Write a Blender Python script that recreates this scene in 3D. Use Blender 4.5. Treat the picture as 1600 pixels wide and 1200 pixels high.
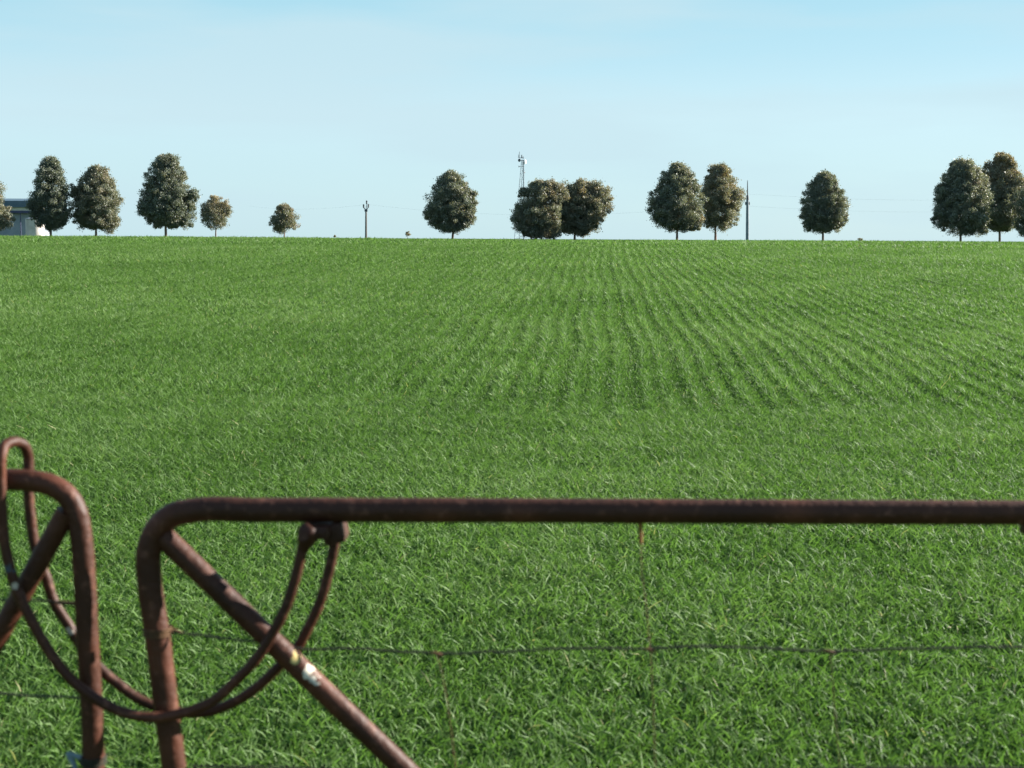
import bpy, bmesh, math, random
import numpy as np
from mathutils import Vector, Matrix

R = math.radians
for o in list(bpy.data.objects):
    bpy.data.objects.remove(o, do_unlink=True)
scene = bpy.context.scene
COL = scene.collection
random.seed(7)
rng = np.random.default_rng(11)

# ------------------------------------------------------------------ camera
EYE = 1.6
F_PX = 2222.0                       # focal length in photo pixels (1600 wide)
PITCH, ROLL = math.atan(227 / F_PX), R(0.3)
cam_d = bpy.data.cameras.new('camera')
cam_d.lens, cam_d.sensor_width = 50.0, 36.0
cam_d.clip_start, cam_d.clip_end = 0.1, 9000
cam_d.dof.use_dof = True
cam_d.dof.focus_distance = 24.0
cam_d.dof.aperture_fstop = 6.6
cam = bpy.data.objects.new('camera', cam_d)
CM = Matrix.Translation((0, 0, EYE)) @ Matrix.Rotation(R(90) - PITCH, 4, 'X') @ Matrix.Rotation(ROLL, 4, 'Z')
cam.matrix_world = CM
COL.objects.link(cam)
scene.camera = cam

# ------------------------------------------------------------------ sky, sun, exposure
EXPO = 1.75
SUN_EL, SUN_AZ = R(22), R(70)       # azimuth clockwise from +Y (the viewing direction)
world = bpy.data.worlds.new('World')
scene.world = world
world.use_nodes = True
wt = world.node_tree
wt.nodes.clear()
w_out = wt.nodes.new('ShaderNodeOutputWorld')
w_bg = wt.nodes.new('ShaderNodeBackground')
sky = wt.nodes.new('ShaderNodeTexSky')
sky.sky_type = 'NISHITA'
sky.sun_disc = False
sky.sun_elevation, sky.sun_rotation = SUN_EL, SUN_AZ
sky.altitude = 50
sky.air_density, sky.dust_density, sky.ozone_density = 1.0, 0.3, 2.2
SKY_K = 10.0 / 2 ** EXPO
# pale milky band of air low over the land, blended into the physical sky above it
tc = wt.nodes.new('ShaderNodeTexCoord')
sx = wt.nodes.new('ShaderNodeSeparateXYZ'); wt.links.new(tc.outputs['Generated'], sx.inputs[0])
low = wt.nodes.new('ShaderNodeValToRGB')
stops = [(0.0, (0.50, 0.735, 0.83)), (0.045, (0.53, 0.76, 0.85)), (0.085, (0.57, 0.79, 0.875)), (0.125, (0.46, 0.73, 0.84)), (0.17, (0.385, 0.685, 0.80)), (0.25, (0.21, 0.46, 0.66)), (0.45, (0.11, 0.27, 0.50)), (0.9, (0.05, 0.15, 0.34))]
els = low.color_ramp.elements
els[0].position, els[0].color = stops[0][0], (*stops[0][1], 1)
els[1].position, els[1].color = stops[-1][0], (*stops[-1][1], 1)
for p_, c_ in stops[1:-1]:
    e_ = els.new(p_); e_.color = (*c_, 1)
wt.links.new(sx.outputs['Z'], low.inputs['Fac'])
sc = wt.nodes.new('ShaderNodeVectorMath'); sc.operation = 'SCALE'; sc.inputs['Scale'].default_value = SKY_K
wt.links.new(low.outputs[0], sc.inputs[0])
mix0 = wt.nodes.new('ShaderNodeMix'); mix0.data_type = 'RGBA'; mix0.inputs[0].default_value = 0.92
wt.links.new(sky.outputs[0], mix0.inputs[6]); wt.links.new(sc.outputs[0], mix0.inputs[7])
# thin high cloud veil
mp = wt.nodes.new('ShaderNodeMapping'); mp.inputs['Scale'].default_value = (2.2, 2.2, 15)
ns = wt.nodes.new('ShaderNodeTexNoise'); ns.inputs['Scale'].default_value = 1.5; ns.inputs['Detail'].default_value = 5
ns.inputs['Roughness'].default_value = 0.45
mr = wt.nodes.new('ShaderNodeMapRange')
mr.inputs['From Min'].default_value, mr.inputs['From Max'].default_value = 0.44, 0.62
mr.inputs['To Min'].default_value, mr.inputs['To Max'].default_value = 0.0, 0.65
mixc = wt.nodes.new('ShaderNodeMix'); mixc.data_type = 'RGBA'
mixc.inputs[7].default_value = (0.60 * SKY_K, 0.80 * SKY_K, 0.88 * SKY_K, 1)
wt.links.new(tc.outputs['Generated'], mp.inputs['Vector'])
wt.links.new(mp.outputs[0], ns.inputs['Vector'])
wt.links.new(ns.outputs['Fac'], mr.inputs['Value'])
wt.links.new(mr.outputs[0], mixc.inputs[0])
wt.links.new(mix0.outputs[2], mixc.inputs[6])
wt.links.new(mixc.outputs[2], w_bg.inputs['Color'])
w_bg.inputs['Strength'].default_value = 0.1
wt.links.new(w_bg.outputs[0], w_out.inputs['Surface'])

sun_d = bpy.data.lights.new('sun', 'SUN')
sun_d.energy, sun_d.angle, sun_d.color = 4.9, R(0.5), (1.0, 0.95, 0.87)
sun = bpy.data.objects.new('sun', sun_d)
sdir = Vector((math.sin(SUN_AZ) * math.cos(SUN_EL), math.cos(SUN_AZ) * math.cos(SUN_EL), math.sin(SUN_EL)))
sun.rotation_euler = sdir.to_track_quat('Z', 'Y').to_euler()
COL.objects.link(sun)

scene.view_settings.view_transform = 'Standard'
scene.view_settings.look = 'None'
scene.view_settings.exposure = EXPO
scene.cycles.use_denoising = True
scene.cycles.max_bounces = 6
scene.cycles.diffuse_bounces = 3
scene.cycles.transmission_bounces = 4

# ------------------------------------------------------------------ helpers
def P(px, py, D):
    """point seen at photo pixel (px,py), standing D metres in front (world y = D)"""
    v = CM.to_3x3() @ Vector(((px - 800) / F_PX, (600 - py) / F_PX, -1.0))
    return Vector((0, 0, EYE)) + v * (D / v.y)

def tag(o, label=None, cat=None, group=None, kind=None):
    for k, v in (('label', label), ('category', cat), ('group', group), ('kind', kind)):
        if v: o[k] = v
    return o

def empty(name, loc, **kw):
    o = bpy.data.objects.new(name, None)
    o.location = loc
    o.empty_display_size = 0.2
    COL.objects.link(o)
    return tag(o, **kw)

def link_mesh(name, me, mat, parent=None):
    """mesh data are in world coordinates; moved into the parent's frame"""
    o = bpy.data.objects.new(name, me)
    if mat: me.materials.append(mat)
    COL.objects.link(o)
    if parent is not None:
        me.transform(Matrix.Translation(-parent.location))
        o.parent = parent
    return o

def recentre(o):
    """put the origin of a top-level mesh at the base of its box"""
    me = o.data
    n = len(me.vertices)
    a = np.empty(n * 3, np.float32); me.vertices.foreach_get('co', a); a = a.reshape(-1, 3)
    c = Vector(((a[:, 0].min() + a[:, 0].max()) / 2, (a[:, 1].min() + a[:, 1].max()) / 2, a[:, 2].min()))
    me.transform(Matrix.Translation(-c)); o.location = c
    return o

def build(name, bm, mat, parent=None, smooth=True):
    bmesh.ops.recalc_face_normals(bm, faces=bm.faces[:])
    me = bpy.data.meshes.new(name)
    bm.to_mesh(me); bm.free()
    if smooth:
        me.polygons.foreach_set('use_smooth', [True] * len(me.polygons))
        me.set_sharp_from_angle(angle=R(40))
    return link_mesh(name, me, mat, parent)

def catmull(pts, n=8):
    """smooth curve through points, chord-length parametrised so uneven spacing does not overshoot"""
    pts = [Vector(p) for p in pts]
    m = len(pts)
    if m < 3: return pts
    h = [max((pts[i + 1] - pts[i]).length, 1e-6) for i in range(m - 1)]
    dl = [(pts[i + 1] - pts[i]) / h[i] for i in range(m - 1)]
    tg = [dl[0]] + [(dl[i - 1] * h[i] + dl[i] * h[i - 1]) / (h[i - 1] + h[i]) for i in range(1, m - 1)] + [dl[-1]]
    out = []
    for i in range(m - 1):
        for k in range(n):
            t = k / n
            t2, t3 = t * t, t * t * t
            out.append(pts[i] * (2 * t3 - 3 * t2 + 1) + tg[i] * (h[i] * (t3 - 2 * t2 + t)) + pts[i + 1] * (3 * t2 - 2 * t3) + tg[i + 1] * (h[i] * (t3 - t2)))
    out.append(pts[-1])
    return out

def tube(bm, pts, rad, seg=12, closed=False, caps=True):
    """sweep; rad a number or a list of radii"""
    pts = [Vector(p) for p in pts]
    n = len(pts)
    rs = rad if isinstance(rad, (list, tuple)) else [rad] * n
    rings = []
    nrm = None
    for i, p in enumerate(pts):
        if closed: t = pts[(i + 1) % n] - pts[i - 1]
        else: t = pts[min(i + 1, n - 1)] - pts[max(i - 1, 0)]
        if t.length < 1e-9: t = Vector((0, 0, 1))
        t.normalize()
        if nrm is None:
            nrm = t.cross(Vector((0, 1, 0)))
            if nrm.length < 0.2: nrm = t.cross(Vector((1, 0, 0)))
        nrm = (nrm - t * nrm.dot(t)).normalized()
        b = t.cross(nrm)
        rings.append([bm.verts.new(p + (nrm * math.cos(a) + b * math.sin(a)) * rs[i]) for a in [2 * math.pi * k / seg for k in range(seg)]])
    m = n if closed else n - 1
    for i in range(m):
        a, b2 = rings[i], rings[(i + 1) % n]
        for k in range(seg):
            bm.faces.new((a[k], a[(k + 1) % seg], b2[(k + 1) % seg], b2[k]))
    if caps and not closed:
        bm.faces.new(rings[0][::-1]); bm.faces.new(rings[-1])

def box(bm, c, s, bevel=0.0, rot=None):
    ret = bmesh.ops.create_cube(bm, size=1.0)
    vs = ret['verts']
    M = Matrix.Translation(Vector(c)) @ (rot.to_4x4() if rot else Matrix.Identity(4)) @ Matrix.Diagonal((*s, 1))
    bmesh.ops.transform(bm, matrix=M, verts=vs)
    if bevel:
        es = list({e for v in vs for e in v.link_edges})
        bmesh.ops.bevel(bm, geom=es, offset=bevel, segments=2, affect='EDGES', profile=0.6)

# ------------------------------------------------------------------ materials
def new_mat(name):
    m = bpy.data.materials.new(name); m.use_nodes = True
    nt = m.node_tree
    b = nt.nodes['Principled BSDF']
    return m, nt, b

def noise_mat(name, c1, c2, scale=5.0, rough=0.8, metallic=0.0, bump=0.0, detail=6, c3=None, spec=0.3, lo=.35, hi=.65):
    m, nt, b = new_mat(name)
    t = nt.nodes.new('ShaderNodeTexCoord')
    n = nt.nodes.new('ShaderNodeTexNoise'); n.inputs['Scale'].default_value = scale; n.inputs['Detail'].default_value = detail
    r = nt.nodes.new('ShaderNodeValToRGB')
    r.color_ramp.elements[0].position, r.color_ramp.elements[1].position = lo, hi
    r.color_ramp.elements[0].color = (*c1, 1); r.color_ramp.elements[1].color = (*c2, 1)
    if c3:
        e = r.color_ramp.elements.new((lo + hi) / 2); e.color = (*c3, 1)
    nt.links.new(t.outputs['Object'], n.inputs['Vector'])
    nt.links.new(n.outputs['Fac'], r.inputs['Fac'])
    nt.links.new(r.outputs[0], b.inputs['Base Color'])
    b.inputs['Roughness'].default_value = rough
    b.inputs['Metallic'].default_value = metallic
    b.inputs['Specular IOR Level'].default_value = spec
    if bump:
        bp = nt.nodes.new('ShaderNodeBump'); bp.inputs['Strength'].default_value = bump; bp.inputs['Distance'].default_value = 0.004
        n2 = nt.nodes.new('ShaderNodeTexNoise'); n2.inputs['Scale'].default_value = scale * 12; n2.inputs['Detail'].default_value = 5
        nt.links.new(t.outputs['Object'], n2.inputs['Vector'])
        nt.links.new(n2.outputs['Fac'], bp.inputs['Height'])
        nt.links.new(bp.outputs[0], b.inputs['Normal'])
    return m

def rust_mat(name, stains_and_shade=()):
    """rusted steel tube; stains = [(object-space centre, radius, colour)] flaked paint patches, pale spots and painted-on shade"""
    m = noise_mat(name, (0.026, 0.0085, 0.0045), (0.165, 0.052, 0.028), 7.0, 0.54, 0.0, 0.5, 6, (0.056, 0.018, 0.0088), 0.24, .22, .85)
    nt = m.node_tree; b = nt.nodes['Principled BSDF']
    t = next(n for n in nt.nodes if n.type == 'TEX_COORD')
    src = b.inputs['Base Color'].links[0].from_socket
    # long streaks of paler oxide
    n3 = nt.nodes.new('ShaderNodeTexNoise'); n3.inputs['Scale'].default_value = 55; n3.inputs['Detail'].default_value = 4
    r3 = nt.nodes.new('ShaderNodeMapRange'); r3.inputs['From Min'].default_value = .56; r3.inputs['From Max'].default_value = .75
    r3.inputs['To Max'].default_value = .55
    mx = nt.nodes.new('ShaderNodeMix'); mx.data_type = 'RGBA'; mx.inputs[7].default_value = (0.20, 0.085, 0.055, 1)
    nt.links.new(t.outputs['Object'], n3.inputs['Vector']); nt.links.new(n3.outputs['Fac'], r3.inputs['Value'])
    nt.links.new(r3.outputs[0], mx.inputs[0]); nt.links.new(src, mx.inputs[6])
    src = mx.outputs[2]
    for c, rad, col in stains_and_shade:
        d = nt.nodes.new('ShaderNodeVectorMath'); d.operation = 'DISTANCE'; d.inputs[1].default_value = c
        nn = nt.nodes.new('ShaderNodeTexNoise'); nn.inputs['Scale'].default_value = 90; nn.inputs['Detail'].default_value = 3
        nt.links.new(t.outputs['Object'], nn.inputs['Vector'])
        ad = nt.nodes.new('ShaderNodeMath'); ad.operation = 'MULTIPLY_ADD'; ad.inputs[1].default_value = rad * 4.0; 
        nt.links.new(nn.outputs['Fac'], ad.inputs[0]); nt.links.new(d.outputs['Value'], ad.inputs[2])
        nt.links.new(t.outputs['Object'], d.inputs[0])
        mr_ = nt.nodes.new('ShaderNodeMapRange'); mr_.inputs['From Min'].default_value = rad * 3.0; mr_.inputs['From Max'].default_value = rad * 2.75
        nt.links.new(ad.outputs[0], mr_.inputs['Value'])
        mm = nt.nodes.new('ShaderNodeMix'); mm.data_type = 'RGBA'; mm.inputs[7].default_value = (*col, 1)
        nt.links.new(mr_.outputs[0], mm.inputs[0]); nt.links.new(src, mm.inputs[6])
        src = mm.outputs[2]
    nt.links.new(src, b.inputs['Base Color'])
    return m

def foliage_mat(name, stops, attr='tint', rough=0.45, trans=0.25, spec=0.4, tcol=None):
    m, nt, b = new_mat(name)
    a = nt.nodes.new('ShaderNodeAttribute'); a.attribute_name = attr
    r = nt.nodes.new('ShaderNodeValToRGB')
    els = r.color_ramp.elements
    els[0].position = stops[0][0]; els[0].color = (*stops[0][1], 1)
    els[1].position = stops[-1][0]; els[1].color = (*stops[-1][1], 1)
    for p, c in stops[1:-1]:
        e = els.new(p); e.color = (*c, 1)
    nt.links.new(a.outputs['Fac'], r.inputs['Fac'])
    nt.links.new(r.outputs[0], b.inputs['Base Color'])
    b.inputs['Roughness'].default_value = rough
    b.inputs['Specular IOR Level'].default_value = spec
    tr = nt.nodes.new('ShaderNodeBsdfTranslucent')
    g = nt.nodes.new('ShaderNodeMix'); g.data_type = 'RGBA'; g.blend_type = 'MULTIPLY'; g.inputs[0].default_value = 1
    g.inputs[7].default_value = (*(tcol or (1.0, 1.25, 0.6)), 1)
    nt.links.new(r.outputs[0], g.inputs[6]); nt.links.new(g.outputs[2], tr.inputs['Color'])
    ms = nt.nodes.new('ShaderNodeMixShader'); ms.inputs[0].default_value = trans
    out = nt.nodes['Material Output']
    nt.links.new(b.outputs[0], ms.inputs[1]); nt.links.new(tr.outputs[0], ms.inputs[2])
    nt.links.new(ms.outputs[0], out.inputs['Surface'])
    return m

M_soil = noise_mat('soil', (0.030, 0.062, 0.014), (0.050, 0.082, 0.024), 6.0, 1.0, 0, 0.4, spec=0.0)
M_crop = foliage_mat('crop_blades', [(0.0, (0.063, 0.125, 0.027)), (0.45, (0.106, 0.192, 0.050)), (0.8, (0.160, 0.242, 0.088)), (0.97, (0.235, 0.31, 0.15)), (1.0, (0.34, 0.32, 0.17))], rough=0.55, trans=0.40, spec=0.16, tcol=(1.0, 1.15, 0.6))
M_rust = rust_mat('rusted_steel')
M_wire = noise_mat('galvanised_wire', (0.03, 0.032, 0.022), (0.06, 0.05, 0.035), 20, 0.6, 0.3)
M_rustwire = noise_mat('rusty_wire', (0.055, 0.035, 0.014), (0.13, 0.06, 0.026), 20, 0.75)
M_orange = noise_mat('orange_rust', (0.16, 0.06, 0.018), (0.26, 0.11, 0.03), 20, 0.8)
M_bark = noise_mat('bark', (0.10, 0.07, 0.055), (0.22, 0.16, 0.13), 3, 0.9)
M_pole = noise_mat('weathered_timber', (0.085, 0.078, 0.070), (0.17, 0.155, 0.14), 14, 0.9, 0, 0.8)
M_steel = noise_mat('grey_galvanised_steel', (0.16, 0.19, 0.22), (0.24, 0.28, 0.31), 2, 0.55, 0.1)
M_darksteel = noise_mat('dark_steel', (0.07, 0.078, 0.088), (0.12, 0.13, 0.14), 3, 0.6)
M_dish = noise_mat('white_dish_paint', (0.72, 0.73, 0.74), (0.82, 0.82, 0.82), 3, 0.4)
M_roof = noise_mat('blue_grey_roof_sheet', (0.07, 0.11, 0.145), (0.095, 0.14, 0.175), 2, 0.5)
M_cream = noise_mat('cream_fascia', (0.52, 0.50, 0.40), (0.62, 0.60, 0.50), 1.5, 0.75)
M_wall = noise_mat('grey_wall_sheet', (0.24, 0.275, 0.31), (0.29, 0.32, 0.36), 1.5, 0.7)
M_trim = noise_mat('dark_blue_trim', (0.05, 0.055, 0.11), (0.07, 0.075, 0.14), 2, 0.6)
M_glass = noise_mat('dark_window_glass', (0.02, 0.025, 0.03), (0.03, 0.035, 0.04), 2, 0.1, 0, 0, 2, None, 0.6)
M_tank = noise_mat('pale_concrete_tank', (0.50, 0.45, 0.40), (0.66, 0.60, 0.55), 1.2, 0.85)

# ------------------------------------------------------------------ terrain
def smooth01(t):
    t = np.clip(t, 0, 1); return t * t * (3 - 2 * t)

def ground_z(x, y):
    """rises towards a low crest some 55 m off, then falls away to a level plain"""
    x = np.asarray(x, float); y = np.asarray(y, float)
    k, w, yc = 0.0338, 9.0, 46.0
    z = k * (y - w * np.logaddexp(0, (y - yc) / w))            # soft ramp, levels off at k*yc
    z = z + 0.0010 * (-x) * smooth01((y - 15) / 35) * (1 - smooth01((np.abs(x) - 40) / 60))
    z = z + 0.022 * np.sin(x * 0.21 + 1.3) * np.sin(y * 0.17 + 0.4) * smooth01((y - 6) / 20)
    z = z - 1.0 * smooth01((y - 62) / 60)
    return z

def build_ground():
    xs = np.concatenate([[-6000, -2500, -1000, -400, -200, -120], np.arange(-80, 81, 2.0), [120, 200, 400, 1000, 2500, 6000]])
    ys = np.concatenate([[-300, -100, -40, -15], np.arange(-6, 130, 1.5), [140, 160, 200, 260, 350, 500, 900, 2000, 7000]])
    X, Y = np.meshgrid(xs, ys)
    Z = ground_z(X, Y)
    n, m = X.shape
    vs = np.stack([X.ravel(), Y.ravel(), Z.ravel()], 1)
    fs = [(j * m + i, j * m + i + 1, (j + 1) * m + i + 1, (j + 1) * m + i) for j in range(n - 1) for i in range(m - 1)]
    me = bpy.data.meshes.new('ground'); me.from_pydata(vs.tolist(), [], fs)
    me.polygons.foreach_set('use_smooth', [True] * len(fs))
    tag(link_mesh('ground', me, M_soil), kind='structure')
build_ground()

# ------------------------------------------------------------------ crop
ROW_A = math.atan((952 - 800) / F_PX)          # rows run slightly to the right of the view
ROW_S = 0.195
HEAD_Y = 10.3                                  # headland ends, rows begin

def patch(x, y, s, seed):
    r = np.random.default_rng(seed)
    v = np.zeros_like(x)
    for i in range(7):
        a = r.uniform(0, math.pi); f = s * r.uniform(0.6, 2.2)
        v += np.sin((x * math.cos(a) + y * math.sin(a)) * f + r.uniform(0, 6.28))
    return v / 7 ** 0.5 / 1.2

def strip_points(y0, y1, dens, near=0.0):
    hw1 = 0.385 * y1 + 1.2
    n = int(dens * (y1 - y0) * hw1 * 2)
    x = rng.uniform(-hw1, hw1, n); y = rng.uniform(y0, y1, n)
    k = np.abs(x) < 0.385 * y + 1.2
    return x[k], y[k]

def to_rows(x, y, sig):
    """draw points onto drill rows that wander a little"""
    ca, sa = math.cos(ROW_A), math.sin(ROW_A)
    u = x * ca - y * sa; v = x * sa + y * ca
    wob = 0.026 * np.sin(v * 0.55 + 0.6) + 0.020 * np.sin(v * 1.25 + 2.0 + u * 0.05) + 0.10 * np.sin(v * 0.13)
    idx = np.round((u - wob) / ROW_S)
    h = np.sin(idx * 12.9898) * 43758.5453; h = h - np.floor(h)        # per-row hash
    h2 = np.sin(idx * 78.233) * 9631.77; h2 = h2 - np.floor(h2)
    off = rng.normal(0, sig, len(u)) * (0.85 + 0.3 * h2)
    u = idx * ROW_S + (h - .5) * 0.05 + wob + off
    return u * ca + v * sa, -u * sa + v * ca, h2, off

def make_crop():
    V, Q, T = [], [], []
    off = 0
    # y0, y1, blades per m2, height, width, segments
    bands = [(1.2, 3.4, 2600, .080, .0055, 2), (3.4, 6.5, 11500, .074, .0043, 3), (6.5, 11, 11500, .068, .0040, 2), (11, 18, 7000, .082, .0052, 2),
             (18, 30, 3800, .088, .0072, 2), (30, 46, 2500, .092, .0098, 2), (46, 62, 600, .11, .020, 2)]
    for (y0, y1, dens, H, W, S) in bands:
        x, y = strip_points(y0, y1, dens)
        edge = HEAD_Y + 0.35 * patch(x, y * 0, 1.1, 3)
        rows = y > edge
        hr = np.ones(len(x))
        xr, yr, h2, roff = to_rows(x, y, 0.040 + 0.015 * np.clip((17 - y) / 6, 0, 1))
        gap = patch(xr, yr, 0.5, 8)
        # cross-sown headland: fainter rows along x
        yh = np.round((y + 0.05 * np.sin(x * .8)) / 0.25) * 0.25 + rng.normal(0, 0.085, len(y)) - 0.05 * np.sin(x * .8)
        low = rng.uniform(0, 1, len(x)) < 0.30                 # weeds and strays between the drills
        x = np.where(rows & ~low, xr, x); y = np.where(rows, np.where(low, y, yr), yh)
        hr = np.where(rows, np.where(low, 0.72, (0.95 + 0.2 * h2) * (0.5 + 0.6 * np.exp(-(roff / .055) ** 2))), 1.0)
        pv = patch(x, y, 1.3, 5); pv2 = patch(x, y, 5.0, 6); pv3 = patch(x, y, 0.28, 9)
        keep = rng.uniform(0, 1, len(x)) < np.clip(0.86 + 0.16 * pv2, .3, 1)
        x, y, hr, pv, pv2, pv3 = (a[keep] for a in (x, y, hr, pv, pv2, pv3))
        n = len(x)
        h = H * hr * rng.uniform(0.55, 1.2, n) * (1 + 0.10 * pv + 0.10 * pv2)
        L = h * rng.uniform(0.25, 1.1 if y1 < 12 else .85, n)
        phi = rng.uniform(0, 2 * math.pi, n) + 0.5 * pv
        curl = rng.uniform(0.05, 0.75, n)
        w = W * rng.uniform(0.6, 1.35, n)
        tw = rng.normal(0, 1.1, n)
        z0 = ground_z(x, y)
        dx, dy = np.cos(phi), np.sin(phi)
        t = np.linspace(0, 1, S + 1)
        prof = np.array([0.55, 0.95, 1.0, 0.72, 0.06]) if S == 4 else (np.array([0.6, 1.0, 0.8, 0.06]) if S == 3 else np.array([0.8, 1.0, 0.1]))
        vs = np.empty((n, S + 1, 2, 3), np.float32)
        for k, tk in enumerate(t):
            hx = L * (0.25 * tk + 0.75 * tk * tk)
            hz = h * (tk - curl * tk ** 2.6) * 1.12
            a = phi + math.pi / 2 + tw * tk
            wx, wy = np.cos(a) * w * prof[k] / 2, np.sin(a) * w * prof[k] / 2
            wz = np.sin(tw * tk * 1.3) * w * prof[k] * .5
            cx, cy, cz = x + dx * hx, y + dy * hx, z0 - 0.01 + hz
            vs[:, k, 0] = np.stack([cx - wx, cy - wy, cz - wz], 1)
            vs[:, k, 1] = np.stack([cx + wx, cy + wy, cz + wz], 1)
        base = off + np.arange(n)[:, None] * (S + 1) * 2
        ks = np.arange(S)[None, :] * 2
        q = np.stack([base + ks, base + ks + 1, base + ks + 3, base + ks + 2], 2).reshape(-1, 4)
        tint = np.clip(0.42 + 0.17 * rng.normal(0, 1, n) + 0.10 * pv + 0.08 * pv2 + 0.05 * pv3, 0, .96)
        dead = rng.uniform(0, 1, n) < 0.006
        tint = np.where(dead, 1.0, tint)
        V.append(vs.reshape(-1, 3)); Q.append(q.astype(np.int32)); T.append(np.repeat(tint, (S + 1) * 2).astype(np.float32))
        off += n * (S + 1) * 2
    V = np.concatenate(V); Q = np.concatenate(Q); T = np.concatenate(T)
    me = bpy.data.meshes.new('crop')
    me.vertices.add(len(V)); me.vertices.foreach_set('co', V.ravel())
    me.loops.add(len(Q) * 4); me.loops.foreach_set('vertex_index', Q.ravel())
    me.polygons.add(len(Q)); me.polygons.foreach_set('loop_start', np.arange(len(Q), dtype=np.int32) * 4)
    me.update(calc_edges=True)
    at = me.attributes.new('tint', 'FLOAT', 'POINT'); at.data.foreach_set('value', T)
    print('crop quads', len(Q))
    tag(link_mesh('crop', me, M_crop), 'dense field of young green cereal crop in drilled rows up to the crest', 'crop', None, 'stuff')
make_crop()

# ------------------------------------------------------------------ trees
def leaf_mesh(name, lobes, D, seed, leaf=0.15, dens=1.0, tint0=0.4, top_tint=0.0, mat=None, parent=None, egg=None):
    """crown of many small leaves gathered in clumps through overlapping lobes given in photo pixels"""
    r = np.random.default_rng(seed)
    s = D / F_PX
    C, RR, TT = [], [], []
    for li, (px, py, rx, ry) in enumerate(lobes):
        rx, ry = rx * 1.03, ry * 1.05
        c = np.array(P(px, py + 2, D)); a, bz = rx * s, ry * s
        ad = min(a, bz) if rx > 2 * ry else a
        nc = max(6, int(34 * (a * bz) ** 0.9))
        d = r.normal(0, 1, (nc, 3)); d /= np.linalg.norm(d, axis=1)[:, None]
        rad = r.uniform(0.15, 1.0, nc) ** 0.45 * r.choice([.85, .95, 1.0, 1.10], nc)
        yoff = r.uniform(-0.25, .25) * ad
        pts = c + d * rad[:, None] * np.array([a, ad * 0.92, bz]) * 0.90
        pts[:, 1] += yoff
        C.append(pts); RR.append(r.uniform(0.45, 1.15, nc) * 0.34 * (a * bz) ** 0.25)
        TT.append(np.full(nc, r.normal(0, 0.07)) + r.normal(0, 0.10, nc))
    if egg:
        cx, top, bot, hw = egg; bot += 2
        hgt = (bot - top) * s; nc = int(22 * hgt * hw * s * .75)
        t = r.uniform(0.02, .98, nc) ** .9
        wd = hw * s * np.sin(math.pi * t ** .80) ** .66
        an = r.uniform(0, 2 * math.pi, nc); ra = r.uniform(.2, 1, nc) ** .4 * r.choice([.82, .92, 1.0, 1.13], nc)
        pts = np.stack([P(cx, bot, D).x + wd * ra * np.cos(an), D + wd * ra * np.sin(an) * .92, P(cx, bot, D).z + hgt * t], 1)
        C.append(pts); RR.append(r.uniform(.22, .5, nc)); TT.append(r.normal(0, .10, nc))
    C = np.concatenate(C); RR = np.concatenate(RR); TT = np.concatenate(TT)
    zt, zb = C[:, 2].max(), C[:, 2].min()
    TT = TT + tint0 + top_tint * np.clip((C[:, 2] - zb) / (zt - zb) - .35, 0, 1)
    per = int(140 * dens)
    n = len(C) * per
    ci = np.repeat(np.arange(len(C)), per)
    g = r.normal(0, 1, (n, 3)); g /= np.linalg.norm(g, axis=1)[:, None]
    g *= (r.uniform(0, 1, n) ** 0.45)[:, None]
    stray = r.uniform(0, 1, n) < .07
    g[stray] *= 1.6
    pc = C[ci] + g * RR[ci][:, None] * np.array([1.15, 1.15, .95])
    # leaf axes: hanging, facing outwards-ish with scatter
    ax = r.normal(0, 1, (n, 3)); ax[:, 2] -= 0.9; ax /= np.linalg.norm(ax, axis=1)[:, None]
    nn = r.normal(0, 1, (n, 3)) + g * 0.9; bx = np.cross(ax, nn); bx /= np.linalg.norm(bx, axis=1)[:, None] + 1e-9
    ll = leaf * r.uniform(0.6, 1.3, n); ww = ll * r.uniform(0.38, .6, n)
    A = ax * (ll / 2)[:, None]; B = bx * (ww / 2)[:, None]
    V = np.stack([pc - A, pc + B, pc + A, pc - B], 1).reshape(-1, 3)
    tint = np.clip(TT[ci] + r.normal(0, .07, n), 0, 1)
    me = bpy.data.meshes.new(name)
    me.from_pydata([], [], [])
    me.vertices.add(n * 4); me.vertices.foreach_set('co', V.astype(np.float32).ravel())
    me.loops.add(n * 4); me.loops.foreach_set('vertex_index', np.arange(n * 4, dtype=np.int32))
    me.polygons.add(n); me.polygons.foreach_set('loop_start', np.arange(n, dtype=np.int32) * 4)
    me.update(calc_edges=True)
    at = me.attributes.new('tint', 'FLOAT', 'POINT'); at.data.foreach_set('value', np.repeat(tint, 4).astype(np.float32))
    return link_mesh(name, me, mat, parent), C

M_leaf = foliage_mat('eucalypt_leaves', [(0.0, (0.095, 0.125, 0.110)), (0.4, (0.175, 0.195, 0.158)), (0.65, (0.235, 0.230, 0.170)), (0.85, (0.275, 0.215, 0.155)), (1.0, (0.34, 0.27, 0.12))], rough=0.48, trans=0.30, spec=0.38, tcol=(1.1, 1.1, .6))

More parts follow.
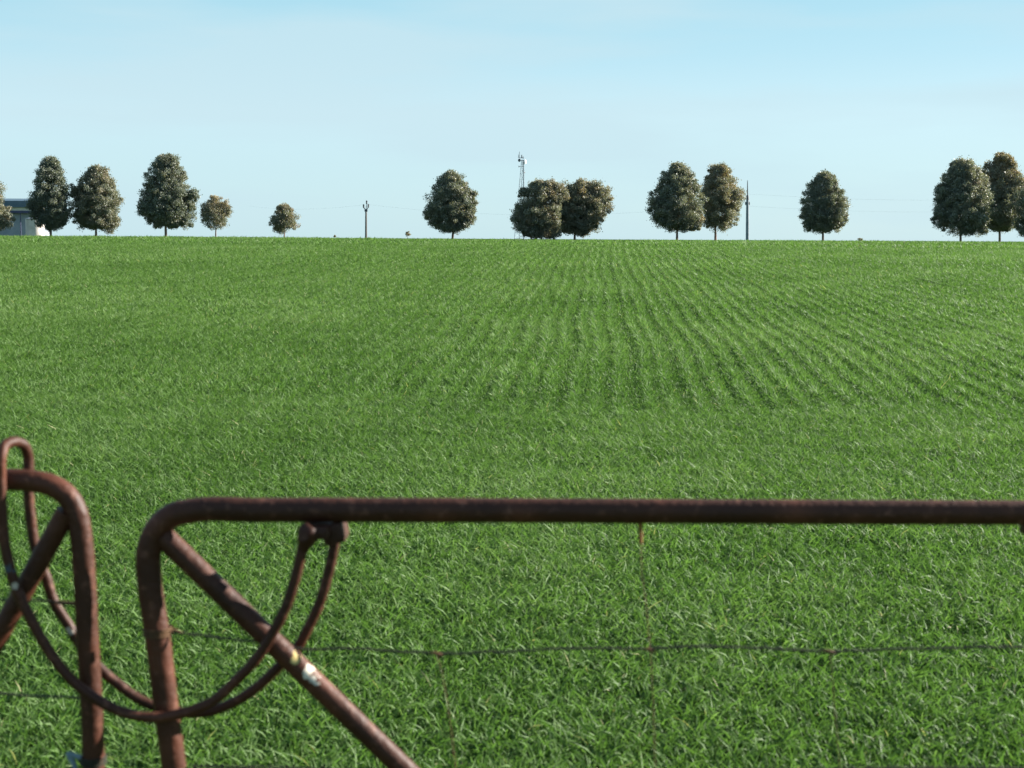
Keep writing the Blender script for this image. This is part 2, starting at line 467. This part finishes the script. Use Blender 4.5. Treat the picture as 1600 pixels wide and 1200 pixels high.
def tree(name, label, bx, base_py, lobes, D, seed, tw=4.2, tint0=0.4, top_tint=0.2, leaf=0.165, dens=1.0, bark=None, stems=1, group='eucalypt trees along the crest of the field', lean=0, egg=None):
    p = P(bx, base_py, D)
    gz = float(ground_z(p.x, D)) - 0.05
    root = empty(name, (p.x, D, gz), label=label, cat='tree', group=group)
    s = D / F_PX
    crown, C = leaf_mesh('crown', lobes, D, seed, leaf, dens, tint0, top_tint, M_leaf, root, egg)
    r = random.Random(seed)
    bm = bmesh.new()
    rw = tw * s / 2
    top = P(lobes[0][0], lobes[0][1], D)
    mid = P(bx + lean, base_py - 0.25 * (base_py - lobes[0][1]), D)
    for k in range(stems):
        ox = (k - (stems - 1) / 2) * rw * 3.2
        b0 = Vector((p.x + ox, D, gz))
        f = 1 if stems == 1 else 0.6
        pts = catmull([b0, b0.lerp(mid + Vector((ox * 1.5, r.uniform(-.1, .1), 0)), 0.55), mid + Vector((ox * 2, r.uniform(-.3, .3), 0)), mid.lerp(top, 0.5) + Vector((r.uniform(-.3, .3) + ox * 2, r.uniform(-.2, .2), 0)), top], 4)
        n = len(pts)
        tube(bm, pts, [rw * f * (1.25 if i == 0 else 1) * (1 - 0.88 * i / (n - 1)) + .01 for i in range(n)], 8)
    idx = list(range(len(C))); r.shuffle(idx)
    for j in idx[:26]:
        c = Vector(C[j]); h = max(0.12, min(0.8, (c.z - gz) / (top.z - gz) - 0.22))
        a = mid.lerp(top, h) if h > 0.3 else Vector((p.x, D, gz)).lerp(mid, 0.75 + h * .6)
        m2 = a.lerp(c, 0.5) + Vector((0, 0, 0.12 * (c - a).length))
        tube(bm, catmull([a, m2, c], 3), [rw * .38, rw * .34, rw * .3, rw * .24, rw * .2, rw * .15, rw * .08], 5)
    build('trunk', bm, bark or M_bark, root)
    return root

M_redbark = noise_mat('reddish_bark', (0.20, 0.10, 0.075), (0.34, 0.19, 0.15), 3, 0.9)
tree('eucalypt_tree', 'grey-green eucalypt cut by the left edge of the photo, in front of the low building', -12, 367, [(-22,300,27,33), (-4,338,26,22), (-25,335,30,26)], 150, 1, tint0=.55)
tree('eucalypt_tree', 'tall narrow dark eucalypt beside the pale water tank, with a dark lobe on its left', 79, 367, [(84,266,14,22), (82,300,25,28), (90,333,20,22), (55,322,12,20), (74,343,21,15)], 158, 2, egg=(81, 248, 358, 32), tint0=.32, top_tint=.15)
tree('eucalypt_tree', 'broad olive eucalypt with foliage nearly to the ground, second tree right of the water tank', 150, 368, [(154,278,20,22), (152,312,35,26), (133,338,21,17), (166,344,23,16), (124,302,12,18)], 160, 3, egg=(152, 262, 358, 36), tint0=.48, top_tint=.25)
tree('eucalypt_tree', 'tallest left-hand eucalypt, with side lobes over a bare trunk, left of the small round sapling', 259, 369, [(265,256,15,18), (258,288,27,28), (266,320,33,26), (230,318,16,22), (300,310,10,20), (282,340,24,15), (243,338,18,14)], 155, 4, egg=(261, 244, 356, 38), tw=4.6, tint0=.38, top_tint=.2)
tree('eucalypt_tree', 'small round eucalypt sapling with yellowish top and thin see-through foliage', 337, 369, [(336,322,20,17), (337,338,24,17), (352,325,11,15), (322,328,10,14)], 165, 5, egg=(337, 308, 356, 23), tw=2.6, tint0=.58, top_tint=.35, dens=.42, leaf=.16)
tree('eucalypt_tree', 'smallest eucalypt, a low bushy sapling standing alone to the left of the wooden power pole', 444, 370, [(446,330,9,12), (443,346,20,12), (445,340,14,14)], 170, 6, egg=(444, 321, 362, 20), tw=2.6, tint0=.62, top_tint=.1, dens=.75)
tree('eucalypt_tree', 'eucalypt alone right of the wooden pole, with a dark lobe low on its left', 706, 372, [(709,279,17,13), (705,303,27,24), (732,312,13,22), (678,334,19,21), (712,330,28,20), (733,338,12,15), (705,352,16,8)], 152, 7, egg=(704, 270, 362, 37), tint0=.42, top_tint=.15, dens=.85, lean=3)
tree('eucalypt_tree', 'wide bushy eucalypt with foliage to the ground in front of the lattice mast', 838, 373, [(856,298,23,20), (834,328,32,28), (818,342,20,22), (856,348,22,20), (873,302,14,18), (820,300,9,9), (836,359,26,11), (860,361,18,9)], 150, 8, egg=(842, 284, 370, 38), tint0=.5, top_tint=.22, stems=3)
tree('eucalypt_tree', 'rounded olive eucalypt touching the wide bushy one on its left', 898, 373, [(889,304,22,21), (912,302,18,19), (934,310,25,28), (914,333,34,24), (899,352,27,17), (880,345,16,18), (890,330,18,26), (874,325,15,24)], 153, 9, egg=(910, 284, 364, 38), tint0=.55, top_tint=.2)
tree('eucalypt_tree', 'large dark pear-shaped eucalypt, left one of the pair beside the tall grey pole', 1058, 375, [(1062,274,19,21), (1055,303,30,26), (1058,332,42,25), (1084,344,18,15), (1034,326,20,22)], 150, 10, egg=(1058, 258, 360, 42), tint0=.42, top_tint=.25)
tree('eucalypt_tree', 'bronze-tinted eucalypt with pale reddish trunk, right one of the pair beside the tall grey pole', 1118, 376, [(1122,273,18,19), (1120,303,27,26), (1144,308,18,22), (1122,333,24,22)], 156, 11, egg=(1124, 259, 360, 35), tint0=.6, top_tint=.15, dens=.85, bark=M_redbark)
tree('eucalypt_tree', 'egg-shaped dark eucalypt standing alone to the right of the grey pole', 1286, 377, [(1288,290,20,22), (1286,320,34,27), (1268,341,19,18), (1306,341,17,18), (1287,345,24,14)], 152, 12, egg=(1286, 272, 362, 36), tint0=.4, top_tint=.2)
tree('eucalypt_tree', 'big broad dark eucalypt, leftmost of the three crowded at the right edge', 1501, 379, [(1502,266,25,20), (1495,298,35,28), (1500,332,41,26), (1474,333,19,22), (1531,350,18,15)], 146, 13, egg=(1502, 253, 366, 45), tint0=.4, top_tint=.3)
tree('eucalypt_tree', 'eucalypt with the highest, rust-tinted top, middle one of the three crowded at the right edge', 1562, 379, [(1563,253,16,18), (1576,288,26,28), (1550,300,20,26), (1543,268,15,16), (1562,322,32,28), (1570,345,24,14)], 152, 14, egg=(1564, 243, 362, 35), tint0=.5, top_tint=.4)
tree('eucalypt_tree', 'eucalypt low crown cut off by the right edge of the photo', 1618, 380, [(1612,320,26,40), (1606,350,21,18), (1625,345,26,20)], 146, 15, tint0=.38, top_tint=.2)

def far_tree(px, base, h, w, D, seed, label):
    tree('distant_tree', label, px, base, [(px, base - h * .68, w * .4, h * .26), (px + w * .1, base - h * .5, w * .45, h * .2)], D, seed, tw=.8, tint0=.8, top_tint=0, leaf=.3, dens=.2, group='tiny far-off trees beyond the crest')  # high tint0 pales the leaves: distance haze put into their colour
far_tree(637, 371, 12, 8, 420, 31, 'tiny far-off tree on the skyline between wooden pole and mid-picture eucalypt')
far_tree(1344, 379, 10, 9, 420, 32, 'tiny far-off tree on the skyline right of the egg-shaped eucalypt')
far_tree(523, 371, 6, 4, 420, 33, 'tiny far-off bush on the skyline just left of the wooden pole')

def far_scrub():
    r = np.random.default_rng(5)
    lobes = [(1195 + i * 4.5, 379.0 + r.uniform(-.4, .6), 4, 1.8) for i in range(11)]
    o, _ = leaf_mesh('distant_scrub', lobes, 500, 77, .5, .4, .25, 0, M_leaf)
    tag(o, 'low dark line of far-off scrub on the skyline right of the grey pole', 'scrub', None, 'stuff')
far_scrub()

# ------------------------------------------------------------------ poles, wires and mast
def gz_at(p): return float(ground_z(p.x, p.y))

def wooden_pole():
    D = 235
    b = P(572, 371, D); s = D / F_PX
    b.z = gz_at(b) - .3
    root = empty('power_pole', b, label='slim wooden power pole with V-shaped crossarm and three insulators, left of mid-picture', cat='power pole')
    top = P(572, 327, D)
    bm = bmesh.new(); tube(bm, [b, b.lerp(top, .5), top], [.20, .17, .14], 12)
    build('pole', bm, M_pole, root)
    bm = bmesh.new(); hub = P(572, 329, D)
    ends = [P(568.2, 324, D), P(575.6, 323.5, D)]
    for e in ends: tube(bm, [hub, e], .075, 8)
    box(bm, hub, (.5, .3, .35), .03)
    build('crossarm', bm, M_darksteel, root)
    for c in [(568.2, 321.5), (575.6, 321), (573, 315.5)]:
        q = P(c[0], c[1], D); bm = bmesh.new()
        tube(bm, [q + Vector((0, 0, -.32)), q + Vector((0, 0, -.2)), q + Vector((0, 0, -.05)), q + Vector((0, 0, .1)), q + Vector((0, 0, .25))], [.07, .17, .1, .16, .06], 12)
        build('insulator', bm, M_darksteel, root)
    bm = bmesh.new(); tube(bm, [top, P(573, 318, D)], .05, 8)
    build('top_pin', bm, M_darksteel, root)
wooden_pole()

def grey_pole():
    D = 190
    b = P(1168, 377, D); b.z = gz_at(b) - .3
    root = empty('steel_pole', b, label='tall grey steel pole with thin spike on top, right of the paired eucalypts', cat='pole')
    t1, t2, t3 = P(1168, 312, D), P(1168, 305, D), P(1168, 282, D)
    bm = bmesh.new(); tube(bm, [b, b.lerp(t1, .5), t1], [.235, .215, .18], 12); build('shaft', bm, M_steel, root)
    bm = bmesh.new(); tube(bm, [t1, t1 + Vector((0, 0, .02)), t2 - Vector((0, 0, .02)), t2], [.18, .205, .15, .10], 12); build('collar', bm, M_darksteel, root)
    bm = bmesh.new(); tube(bm, [t2, t3], [.085, .045], 8); build('spike', bm, M_darksteel, root)
    bm = bmesh.new()
    for dx in (-1, 1):
        q = t1 + Vector((dx * .24, 0, -.5)); tube(bm, [q + Vector((0, 0, -.22)), q, q + Vector((0, 0, .22))], [.05, .085, .05], 8)
        tube(bm, [t1 + Vector((0, 0, -.5)), q], .04, 6)
    build('bracket', bm, M_darksteel, root)
grey_pole()

def span(a, b, sag, rad, label):
    bm = bmesh.new()
    pts = [a.lerp(b, i / 14) + Vector((0, 0, -sag * 4 * (i / 14) * (1 - i / 14))) for i in range(15)]
    tube(bm, pts, rad, 5)
    recentre(tag(build('power_line', bm, M_darksteel), label, 'power line', 'thin power lines strung between the poles'))
wa = P(568.2, 320, 235)
span(P(390, 322, 300), wa, .7, .005, 'thin power line running left from the V-arm of the wooden pole')
span(P(575.6, 319.6, 235), P(1167, 318, 190), 1.6, .005, 'thin power line strung from the wooden pole across to the grey steel pole')
span(P(1169, 303, 190), P(1760, 300, 210), 1.0, .005, 'upper thin power line running right from the grey steel pole')
span(P(1169, 322, 190), P(1760, 318, 210), 1.0, .005, 'lower thin power line running right from the grey steel pole')

def mast():
    D = 300; s = D / F_PX
    base = P(811, 372, D); base.z = gz_at(base) - .3
    root = empty('radio_mast', base, label='pale lattice radio mast with dishes rising behind the wide bushy eucalypt', cat='mast')
    legs = []
    ztop = P(817.5, 247, D)
    for (xb, yb_, xt, yt) in [(818.6, -1.1, 818.3, -.25), (803, -1.1, 815, -.25), (811, 1.5, 816.8, .35)]:
        b = P(xb, 372, D); b.z = base.z; b.y += yb_
        t = P(xt, 250, D); t.y += yt
        bm = bmesh.new(); tube(bm, [b, t], [.13, .10] if xb > 815 else [.055, .045], 8)
        build('leg', bm, M_steel, root); legs.append((b, t))
    bm = bmesh.new()
    N = 13
    for i in range(N):
        for k in range(3):
            (a0, a1), (b0, b1) = legs[k], legs[(k + 1) % 3]
            f, f2 = i / N, (i + 1) / N
            tube(bm, [a0.lerp(a1, f), b0.lerp(b1, f2)], .018, 5, caps=False)
            tube(bm, [a0.lerp(a1, f2), b0.lerp(b1, f2)], .022, 5, caps=False)
    build('lattice', bm, M_steel, root)
    def dish(c, d, r, m, depth=.35):
        d = Vector(d).normalized(); bm = bmesh.new(); c = Vector(c)
        pr = [(0, 0.02), (.12, .5), (.35, .85), (depth + .2, 1.0), (depth + .45, 1.0), (depth + .5, .96), (depth + .55, .5), (depth + .6, .02)]
        tube(bm, [c + d * (p * r) for p, _ in pr], [q * r for _, q in pr], 20)
        return build('dish', bm, m, root)
    dish(P(818.8, 253, D), (1, -.35, 0), .44, M_dish, .3)
    dish(P(812.4, 250.5, D), (-.5, -.8, 0), .33, M_darksteel)
    dish(P(811.6, 260.2, D), (-1, -.3, 0), .17, M_darksteel)
    dish(P(819.3, 269.6, D), (.8, -.6, 0), .15, M_darksteel)
    for (ax_, ay_, bx_, by_) in ((818.3, 247, 811, 246.5), (818.3, 260, 811, 260), (818, 250.5, 812, 250.5)):
        bm = bmesh.new(); tube(bm, [P(ax_, ay_, D), P(bx_, by_, D)], .055, 6); build('arm', bm, M_steel, root)
    for x0, y0, y1, r in [(811.5, 247, 237, .06), (815.3, 247, 242, .13), (810.2, 247, 241.5, .05), (817.6, 248, 244.5, .08)]:
        bm = bmesh.new(); tube(bm, [P(x0, y0, D), P(x0, y1, D)], [r, r * .7], 8); build('antenna', bm, M_darksteel, root)
mast()

# ------------------------------------------------------------------ building and tank
def shed():
    D = 215; s = D / F_PX
    def X(px): return P(px, 350, D).x
    def Z(py): return P(30, py, D).z
    x0, x1 = X(-120), X(47)
    g = float(ground_z((x0 + x1) / 2, D))
    root = empty('farm_building', ((x0 + x1) / 2, D + 4, g - .1), label='low building with dark blue roof band and cream fascia behind the left-edge tree', cat='building')
    bm = bmesh.new(); box(bm, ((x0 + x1) / 2, D + 5, (g - .1 + Z(333)) / 2), (x1 - x0, 9, Z(333) - g + .1)); build('wall', bm, M_wall, root, False)
    bm = bmesh.new(); xr = X(66)
    c = ((x0 + xr) / 2 - .3, D + 5, (Z(333) + Z(329.5)) / 2)
    box(bm, c, (xr - x0 + .6, 10.6, Z(329.5) - Z(333.5)), .02); build('eave_trim', bm, M_trim, root, False)
    bm = bmesh.new(); box(bm, ((x0 + xr) / 2 - .3, D + 5, (Z(329.4) + Z(324)) / 2), (xr - x0 + .3, 10.3, Z(324) - Z(329.4)), .02)
    build('fascia', bm, M_cream, root, False)
    bm = bmesh.new()
    za, zb = Z(324) + .004, Z(311.5)
    ya, yb = D - .5, D + 10.5
    xa, xb = x0 - .9, xr + .1
    prof = [(ya, za), (ya + .1, za + (zb - za) * .82), (D + 5, zb + .25), (yb - .1, za + (zb - za) * .82), (yb, za)]
    L = [bm.verts.new((xa, y, z)) for y, z in prof]; Rr = [bm.verts.new((xb, y, z)) for y, z in prof]
    for i in range(5): bm.faces.new((L[i], L[(i + 1) % 5], Rr[(i + 1) % 5], Rr[i]))
    bm.faces.new(L); bm.faces.new(Rr[::-1])
    rf = build('roof', bm, M_roof, root, False)
    for i, px in enumerate((-45, -90)):
        bm = bmesh.new(); xc = X(px); zc = Z(347)
        w, h = 1.3, 1.0
        for dx, dz, sx, sz in ((-w / 2, 0, .08, h), (w / 2, 0, .08, h), (0, h / 2, w - .09, .08), (0, -h / 2, w - .09, .08)):
            box(bm, (xc + dx, D + .48, zc + dz), (sx, .08, sz))
        f = build('window', bm, M_cream, root, False)
        bm = bmesh.new(); box(bm, (xc, D + .49, zc), (w - .1, .03, h - .09)); 
        pane = build('pane', bm, M_glass, root, False); pane.parent = f; pane.matrix_parent_inverse = Matrix.Identity(4)
    for px in (33, -12, -60):
        bm = bmesh.new(); tube(bm, [Vector((X(px), D - .2, g - .1)), Vector((X(px), D - .2, Z(333.5)))], .07, 8)
        build('verandah_post', bm, M_trim, root)
shed()

def tank():
    D = 205
    xc, rr = P(54.5, 350, D).x, 14 * D / F_PX
    g = float(ground_z(xc, D)) - .05
    zt = P(55, 341.5, D).z
    root = empty('water_tank', (xc, D, g), label='round pale water tank at the end of the low building, behind the tall narrow tree', cat='water tank')
    bm = bmesh.new()
    c = lambda z: Vector((xc, D, z))
    tube(bm, [c(g), c(g + .6), c(zt - .12)], [rr, rr, rr], 40); build('wall', bm, M_tank, root)
    bm = bmesh.new(); tube(bm, [c(zt - .11), c(zt), c(zt + .02), c(zt + .12), c(zt + .2)], [rr + .06, rr + .07, rr + .02, rr * .5, rr * .05], 40)
    build('lid', bm, M_wall, root)
tank()

# ------------------------------------------------------------------ gates
D = 2.3
def PP(l, d=D): return [P(x, y, d) for x, y in l]

def soft_noise_tube(bm, pts, r, seg=20, amp=.012):
    rs = [r * (1 + amp * math.sin(i * 2.1) * math.sin(i * .7 + 1)) for i in range(len(pts))]
    tube(bm, pts, rs, seg)

SZ = .12                                                   # height of the gates' bottom rail
def right_gate():
    r = .0205
    rt = P(1600, 801, D); xr = rt.x + .95                  # frame goes on beyond the picture
    left = PP([(300, 798), (268, 806), (250, 821), (238, 842), (232, 868), (233, 900), (247, 1000), (259, 1100), (272, 1200)])
    bot_dir = (left[-1] - left[-2])
    k = (SZ + .07 - left[-1].z) / bot_dir.z
    bl = left[-1] + bot_dir * k
    root = empty('tube_gate', (bl.x, D, float(ground_z(bl.x, D))), label='right-hand rusty tubular field gate with long top rail and diagonal brace', cat='gate', group='rusty tubular steel field gates')
    root_loc = root.location
    path = catmull([Vector((xr, D, rt.z - .002 * 1)), rt, *PP([(1285, 800), (985, 798.5), (640, 797), (400, 797)]), *left], 6)
    lower = catmull([path[-1], bl, bl + Vector((.015, 0, -.045)), bl + Vector((.06, 0, -.065)), Vector((bl.x + .6, D, SZ)), Vector((xr - .1, D, SZ)), Vector((xr - .03, D, SZ + .02)), Vector((xr, D, SZ + .08)), Vector((xr, D, rt.z - .1)), Vector((xr - .02, D, rt.z - .02)), Vector((xr - .06, D, rt.z))], 6)
    bm = bmesh.new(); soft_noise_tube(bm, path, r); tube(bm, lower[1:], r, 20)
    build('frame', bm, M_rust, root)
    for px in (985,):                                 # couplings on the rail
        bm = bmesh.new(); c = P(px, 799, D); tube(bm, [c + Vector((-.012, 0, 0)), c + Vector((-.01, 0, 0)), c + Vector((.01, 0, 0)), c + Vector((.012, 0, 0))], [.0205, .0209, .0209, .0205], 20)
        build('weld_collar', bm, M_rust, root)
    a, b = P(255, 838, D), P(630, 1200, D)
    d = b - a; e = a + d * ((SZ + .01 - a.z) / d.z)
    st = [(P(463, 1030, D - .018) - root_loc, .010, (.55, .42, .16)), (P(483, 1048, D - .018) - root_loc, .011, (.70, .62, .50)), (P(493, 1059, D - .018) - root_loc, .009, (.55, .50, .42))]
    bm = bmesh.new(); n = 24
    soft_noise_tube(bm, [a.lerp(e, i / n) for i in range(n + 1)], .0185)
    br = build('brace', bm, rust_mat('rusted_steel_with_flaking_paint', st), root)
    br['label'] = 'diagonal rusty brace with yellow and white paint flakes'
    bm = bmesh.new(); xm = P(1601, 830, D).x + .3              # upright seen at the very right edge
    tube(bm, [Vector((xm + .013, D, rt.z - .015)), Vector((xm + .013, D, SZ))], .013, 14); build('upright', bm, M_rust, root)
    bm = bmesh.new(); q = P(1602, 824, D); box(bm, q, (.012, .03, .022), .003); build('lug', bm, M_rust, root)
    # bracket under the rail that holds the two hoop ends
    bm = bmesh.new()
    c = P(478, 838, D - .055)
    tube(bm, catmull([P(489, 822, D - .036), P(483, 832, D - .036), P(478, 845, D - .034), P(473, 860, D - .032)], 3), [.012, .016, .018, .0185, .018, .0165, .015, .012, .010, .0094], 14)
    box(bm, P(498, 826, D), (.040, .09, .020), .005)
    tube(bm, [P(474, 838, D - .085), P(474, 838, D + .075)], .008, 10)
    build('bracket', bm, M_rust, root)
    bm = bmesh.new(); box(bm, P(524, 829, D + .02), (.036, .07, .034), .006, Matrix.Rotation(R(-14), 3, 'Y'))
    build('lug', bm, M_rust, root)
    # mesh strands
    rr = random.Random(3)
    def strand(name, pts, rad, m, knots=(), seg=7):
        bm = bmesh.new(); cp = catmull(pts, 7)
        cp = [q + Vector((rr.uniform(-1, 1) * .0008, 0, rr.uniform(-1, 1) * .0012)) for q in cp]
        tube(bm, cp, rad, seg)
        for kx in knots:
            q = min(cp, key=lambda v: (v - kx).length)
            tube(bm, [q + Vector((-.013, -.002, .001)), q + Vector((-.006, -.002, .002)), q + Vector((.005, -.002, -.001)), q + Vector((.012, -.002, -.003))], [.0015, .0032, .0034, .0015], 7)
        return build(name, bm, m, root)
    W = PP([(255, 985), (300, 991), (400, 1003), (480, 1014), (560, 1014), (690, 1021), (778, 1018), (900, 1013), (1010, 1013), (1080, 1010), (1180, 1012), (1296, 1017), (1400, 1014), (1500, 1012), (1600, 1011)])
    strand('wire', W + [Vector((xr, D, W[-1].z))], .0022, M_wire)
    for zz in (.72, .52, .34, .22):
        strand('wire', [Vector((-.53, D, zz)), Vector((0, D, zz - .008)), Vector((.7, D, zz + .004)), Vector((xr, D, zz))], .0022, M_wire)
    v1 = PP([(1000, 818), (1001, 850), (1003, 900), (1010, 950), (1013, 990), (1016, 1020), (1019, 1080), (1024, 1200)])
    strand('dropper_wire', v1[:2], .0034, M_orange)
    strand('dropper_wire', v1[1:] + [Vector((v1[-1].x + .02, D, SZ + .02))], .0010, M_rustwire, [P(1008, 1015, D)])
    v2 = PP([(683, 1022), (692, 1060), (700, 1110), (712, 1200)]); strand('dropper_wire', v2 + [Vector((v2[-1].x + .02, D, SZ + .02))], .0009, M_rustwire, [P(683, 1022, D)])
    v3 = PP([(1296, 1017), (1300, 1060), (1306, 1130), (1312, 1200)]); strand('dropper_wire', v3 + [Vector((v3[-1].x + .02, D, SZ + .02))], .0009, M_rustwire, [P(1298, 1017, D)])
    # tie at stile
    bm = bmesh.new()
    c = P(246, 985, D)
    for k in range(3):
        pts = [c + Vector((.0225 * math.cos(t), .0225 * math.sin(t), -.006 + k * .005)) for t in [i * math.pi / 9 for i in range(18)]]
        tube(bm, pts, .002, 6, closed=True)
    tube(bm, [c + Vector((.022, -.005, 0)), P(272, 984, D), P(285, 989, D)], [.003, .003, .002], 6)
    build('wire_tie', bm, M_rustwire, root)
    return root, xr
rg, XR = right_gate()

def left_gate():
    r = .0182
    top = PP([(0, 749), (45, 751), (80, 758), (106, 776), (120, 802), (127, 840), (132, 900), (137, 1000), (143, 1100), (147, 1200)])
    d = top[-1] - top[-2]; bl = top[-1] + d * ((SZ + .07 - top[-1].z) / d.z)
    xl = top[0].x - 2.6
    root = empty('tube_gate', (bl.x, D, float(ground_z(bl.x, D))), label='left-hand rusty tubular field gate, only its rounded upper corner and brace in view', cat='gate', group='rusty tubular steel field gates')
    zt = top[0].z - .004
    path = catmull([Vector((xl, D, zt)), Vector((xl + 1.2, D, zt)), *top], 6)
    lower = catmull([path[-1], bl, bl + Vector((-.01, 0, -.045)), bl + Vector((-.06, 0, -.065)), Vector((bl.x - .6, D, SZ)), Vector((xl + .1, D, SZ)), Vector((xl + .02, D, SZ + .02)), Vector((xl, D, SZ + .09)), Vector((xl, D, zt - .1)), Vector((xl + .02, D, zt - .02)), Vector((xl + .06, D, zt))], 6)
    bm = bmesh.new(); soft_noise_tube(bm, path, r); tube(bm, lower[1:], r, 20)
    st = [(P(22, 744, D - .018) - root.location, .006, (.40, .34, .32))]
    build('frame', bm, M_rust, root)
    a, b = P(104, 800, D), P(0, 989, D); dd = b - a; e = a + dd * ((SZ + .01 - a.z) / dd.z)
    bm = bmesh.new(); soft_noise_tube(bm, [a.lerp(e, i / 24) for i in range(25)], .0172); build('brace', bm, M_rust, root)
    W = PP([(140, 1091), (80, 1088), (40, 1087), (0, 1083)])
    bm = bmesh.new(); tube(bm, catmull(W + [Vector((xl, D, W[-1].z))], 6), .0021, 7); build('wire', bm, M_wire, root)
    for zz in (.98, .70, .52, .34, .22):
        bm = bmesh.new(); z1 = P(60, 942, D).z if zz == .98 else zz
        tube(bm, [Vector((P(135, 940, D).x, D, z1 - .002)), P(60, 938, D) if zz == .98 else Vector((-1.2, D, z1 - .01)), Vector((xl, D, z1))], .0016, 7); build('wire', bm, M_wire, root)
    bm = bmesh.new(); tube(bm, PP([(132, 944), (112, 943), (90, 941)], D + .02), [.0035, .0035, .004], 8); build('peg', bm, M_rustwire, root)
    bm = bmesh.new()
    c = P(146, 1186, D)
    for k in range(3):
        tube(bm, [c + Vector((.0205 * math.cos(t), .0205 * math.sin(t), -.006 + k * .005)) for t in [i * math.pi / 9 for i in range(18)]], .002, 6, closed=True)
    build('wire_tie', bm, M_wire, root)
    return root, xl
lg, XL = left_gate()

def hoop():
    """doubled rod bent over at the top: one leg passes before the gates, one behind"""
    f, b = D - .032, D + .032
    front = [(2, 712), (1, 745), (3, 800), (7, 847), (15, 885), (25, 918), (47, 965), (77, 1018), (117, 1067), (150, 1092), (187, 1111), (240, 1121), (290, 1113), (330, 1097), (370, 1062), (400, 1030), (424, 993), (447, 948), (461, 905), (470, 868), (475, 842)]
    back = [(44, 712), (44, 750), (45, 780), (49, 818), (56, 860), (72, 902), (85, 942), (107, 977), (128, 1012), (160, 1048), (187, 1071), (212, 1089), (240, 1103), (285, 1113), (325, 1112), (362, 1099), (400, 1075), (437, 1040), (467, 1008), (482, 980), (498, 946), (512, 900), (520, 865), (525, 838)]
    fp = PP(front, f); bp = PP(back, b)
    topl = [P(6, 698, D - .022), P(22, 690, D), P(39, 698, D + .022)]
    pts = catmull(fp[::-1] + topl + bp, 6)
    root_loc = Vector((P(250, 1118, D).x, D, P(250, 1118, D).z - .01))
    st = [(P(24, 914, f - .008) - root_loc, .006, (.40, .34, .28)), (P(110, 986, b - .008) - root_loc, .0065, (.48, .42, .35)), (P(14, 884, f - .006) - root_loc, .011, (.05, .065, .085))]  # last entry: dark bluish shade on the front leg, painted into its colour
    bm = bmesh.new()
    tube(bm, pts, [.0088 * (1 + .02 * math.sin(i * 1.3)) for i in range(len(pts))], 16)
    o = build('gate_hoop', bm, rust_mat('rusted_rod', st))
    o.data.transform(Matrix.Translation(-root_loc)); o.location = root_loc
    tag(o, 'doubled rusty rod bent in a half-circle loop linking the two gates', 'gate latch')
hoop()

def post(x, label):
    g = float(ground_z(x, D))
    root = empty('gate_post', (x, D, g - .4), label=label, cat='post')
    bm = bmesh.new(); tube(bm, [Vector((x, D, g - .4)), Vector((x, D, .8)), Vector((x, D, 1.42)), Vector((x, D, 1.45))], [.085, .08, .075, .06], 16)
    build('post_shaft', bm, M_pole, root)
    s = 1 if x < 0 else -1
    for z in (.35, 1.0):
        bm = bmesh.new(); tube(bm, [Vector((x + s * .07, D, z)), Vector((x + s * .11, D, z))], .012, 8)
        build('hinge', bm, M_rust, root)
post(XR + .13, 'weathered post carrying the right-hand gate beyond the right edge')
post(XL - .13, 'weathered post carrying the left-hand gate beyond the left edge')

def scrap():
    """bit of blue-grey strap tied low on the left gate's stile"""
    bm = bmesh.new()
    pts = catmull(PP([(127, 1184), (116, 1180), (107, 1178), (112, 1188), (116, 1196), (118, 1215)], D - .005), 5)
    for i in range(len(pts) - 1): pass
    tube(bm, pts, [.0045] * len(pts), 8)
    o = recentre(build('tie_strap', bm, noise_mat('faded_blue_plastic', (.12, .18, .22), (.20, .26, .30), 30, .5)))
    tag(o, 'short blue-grey strap knotted low on the left gate stile', 'strap')
scrap()
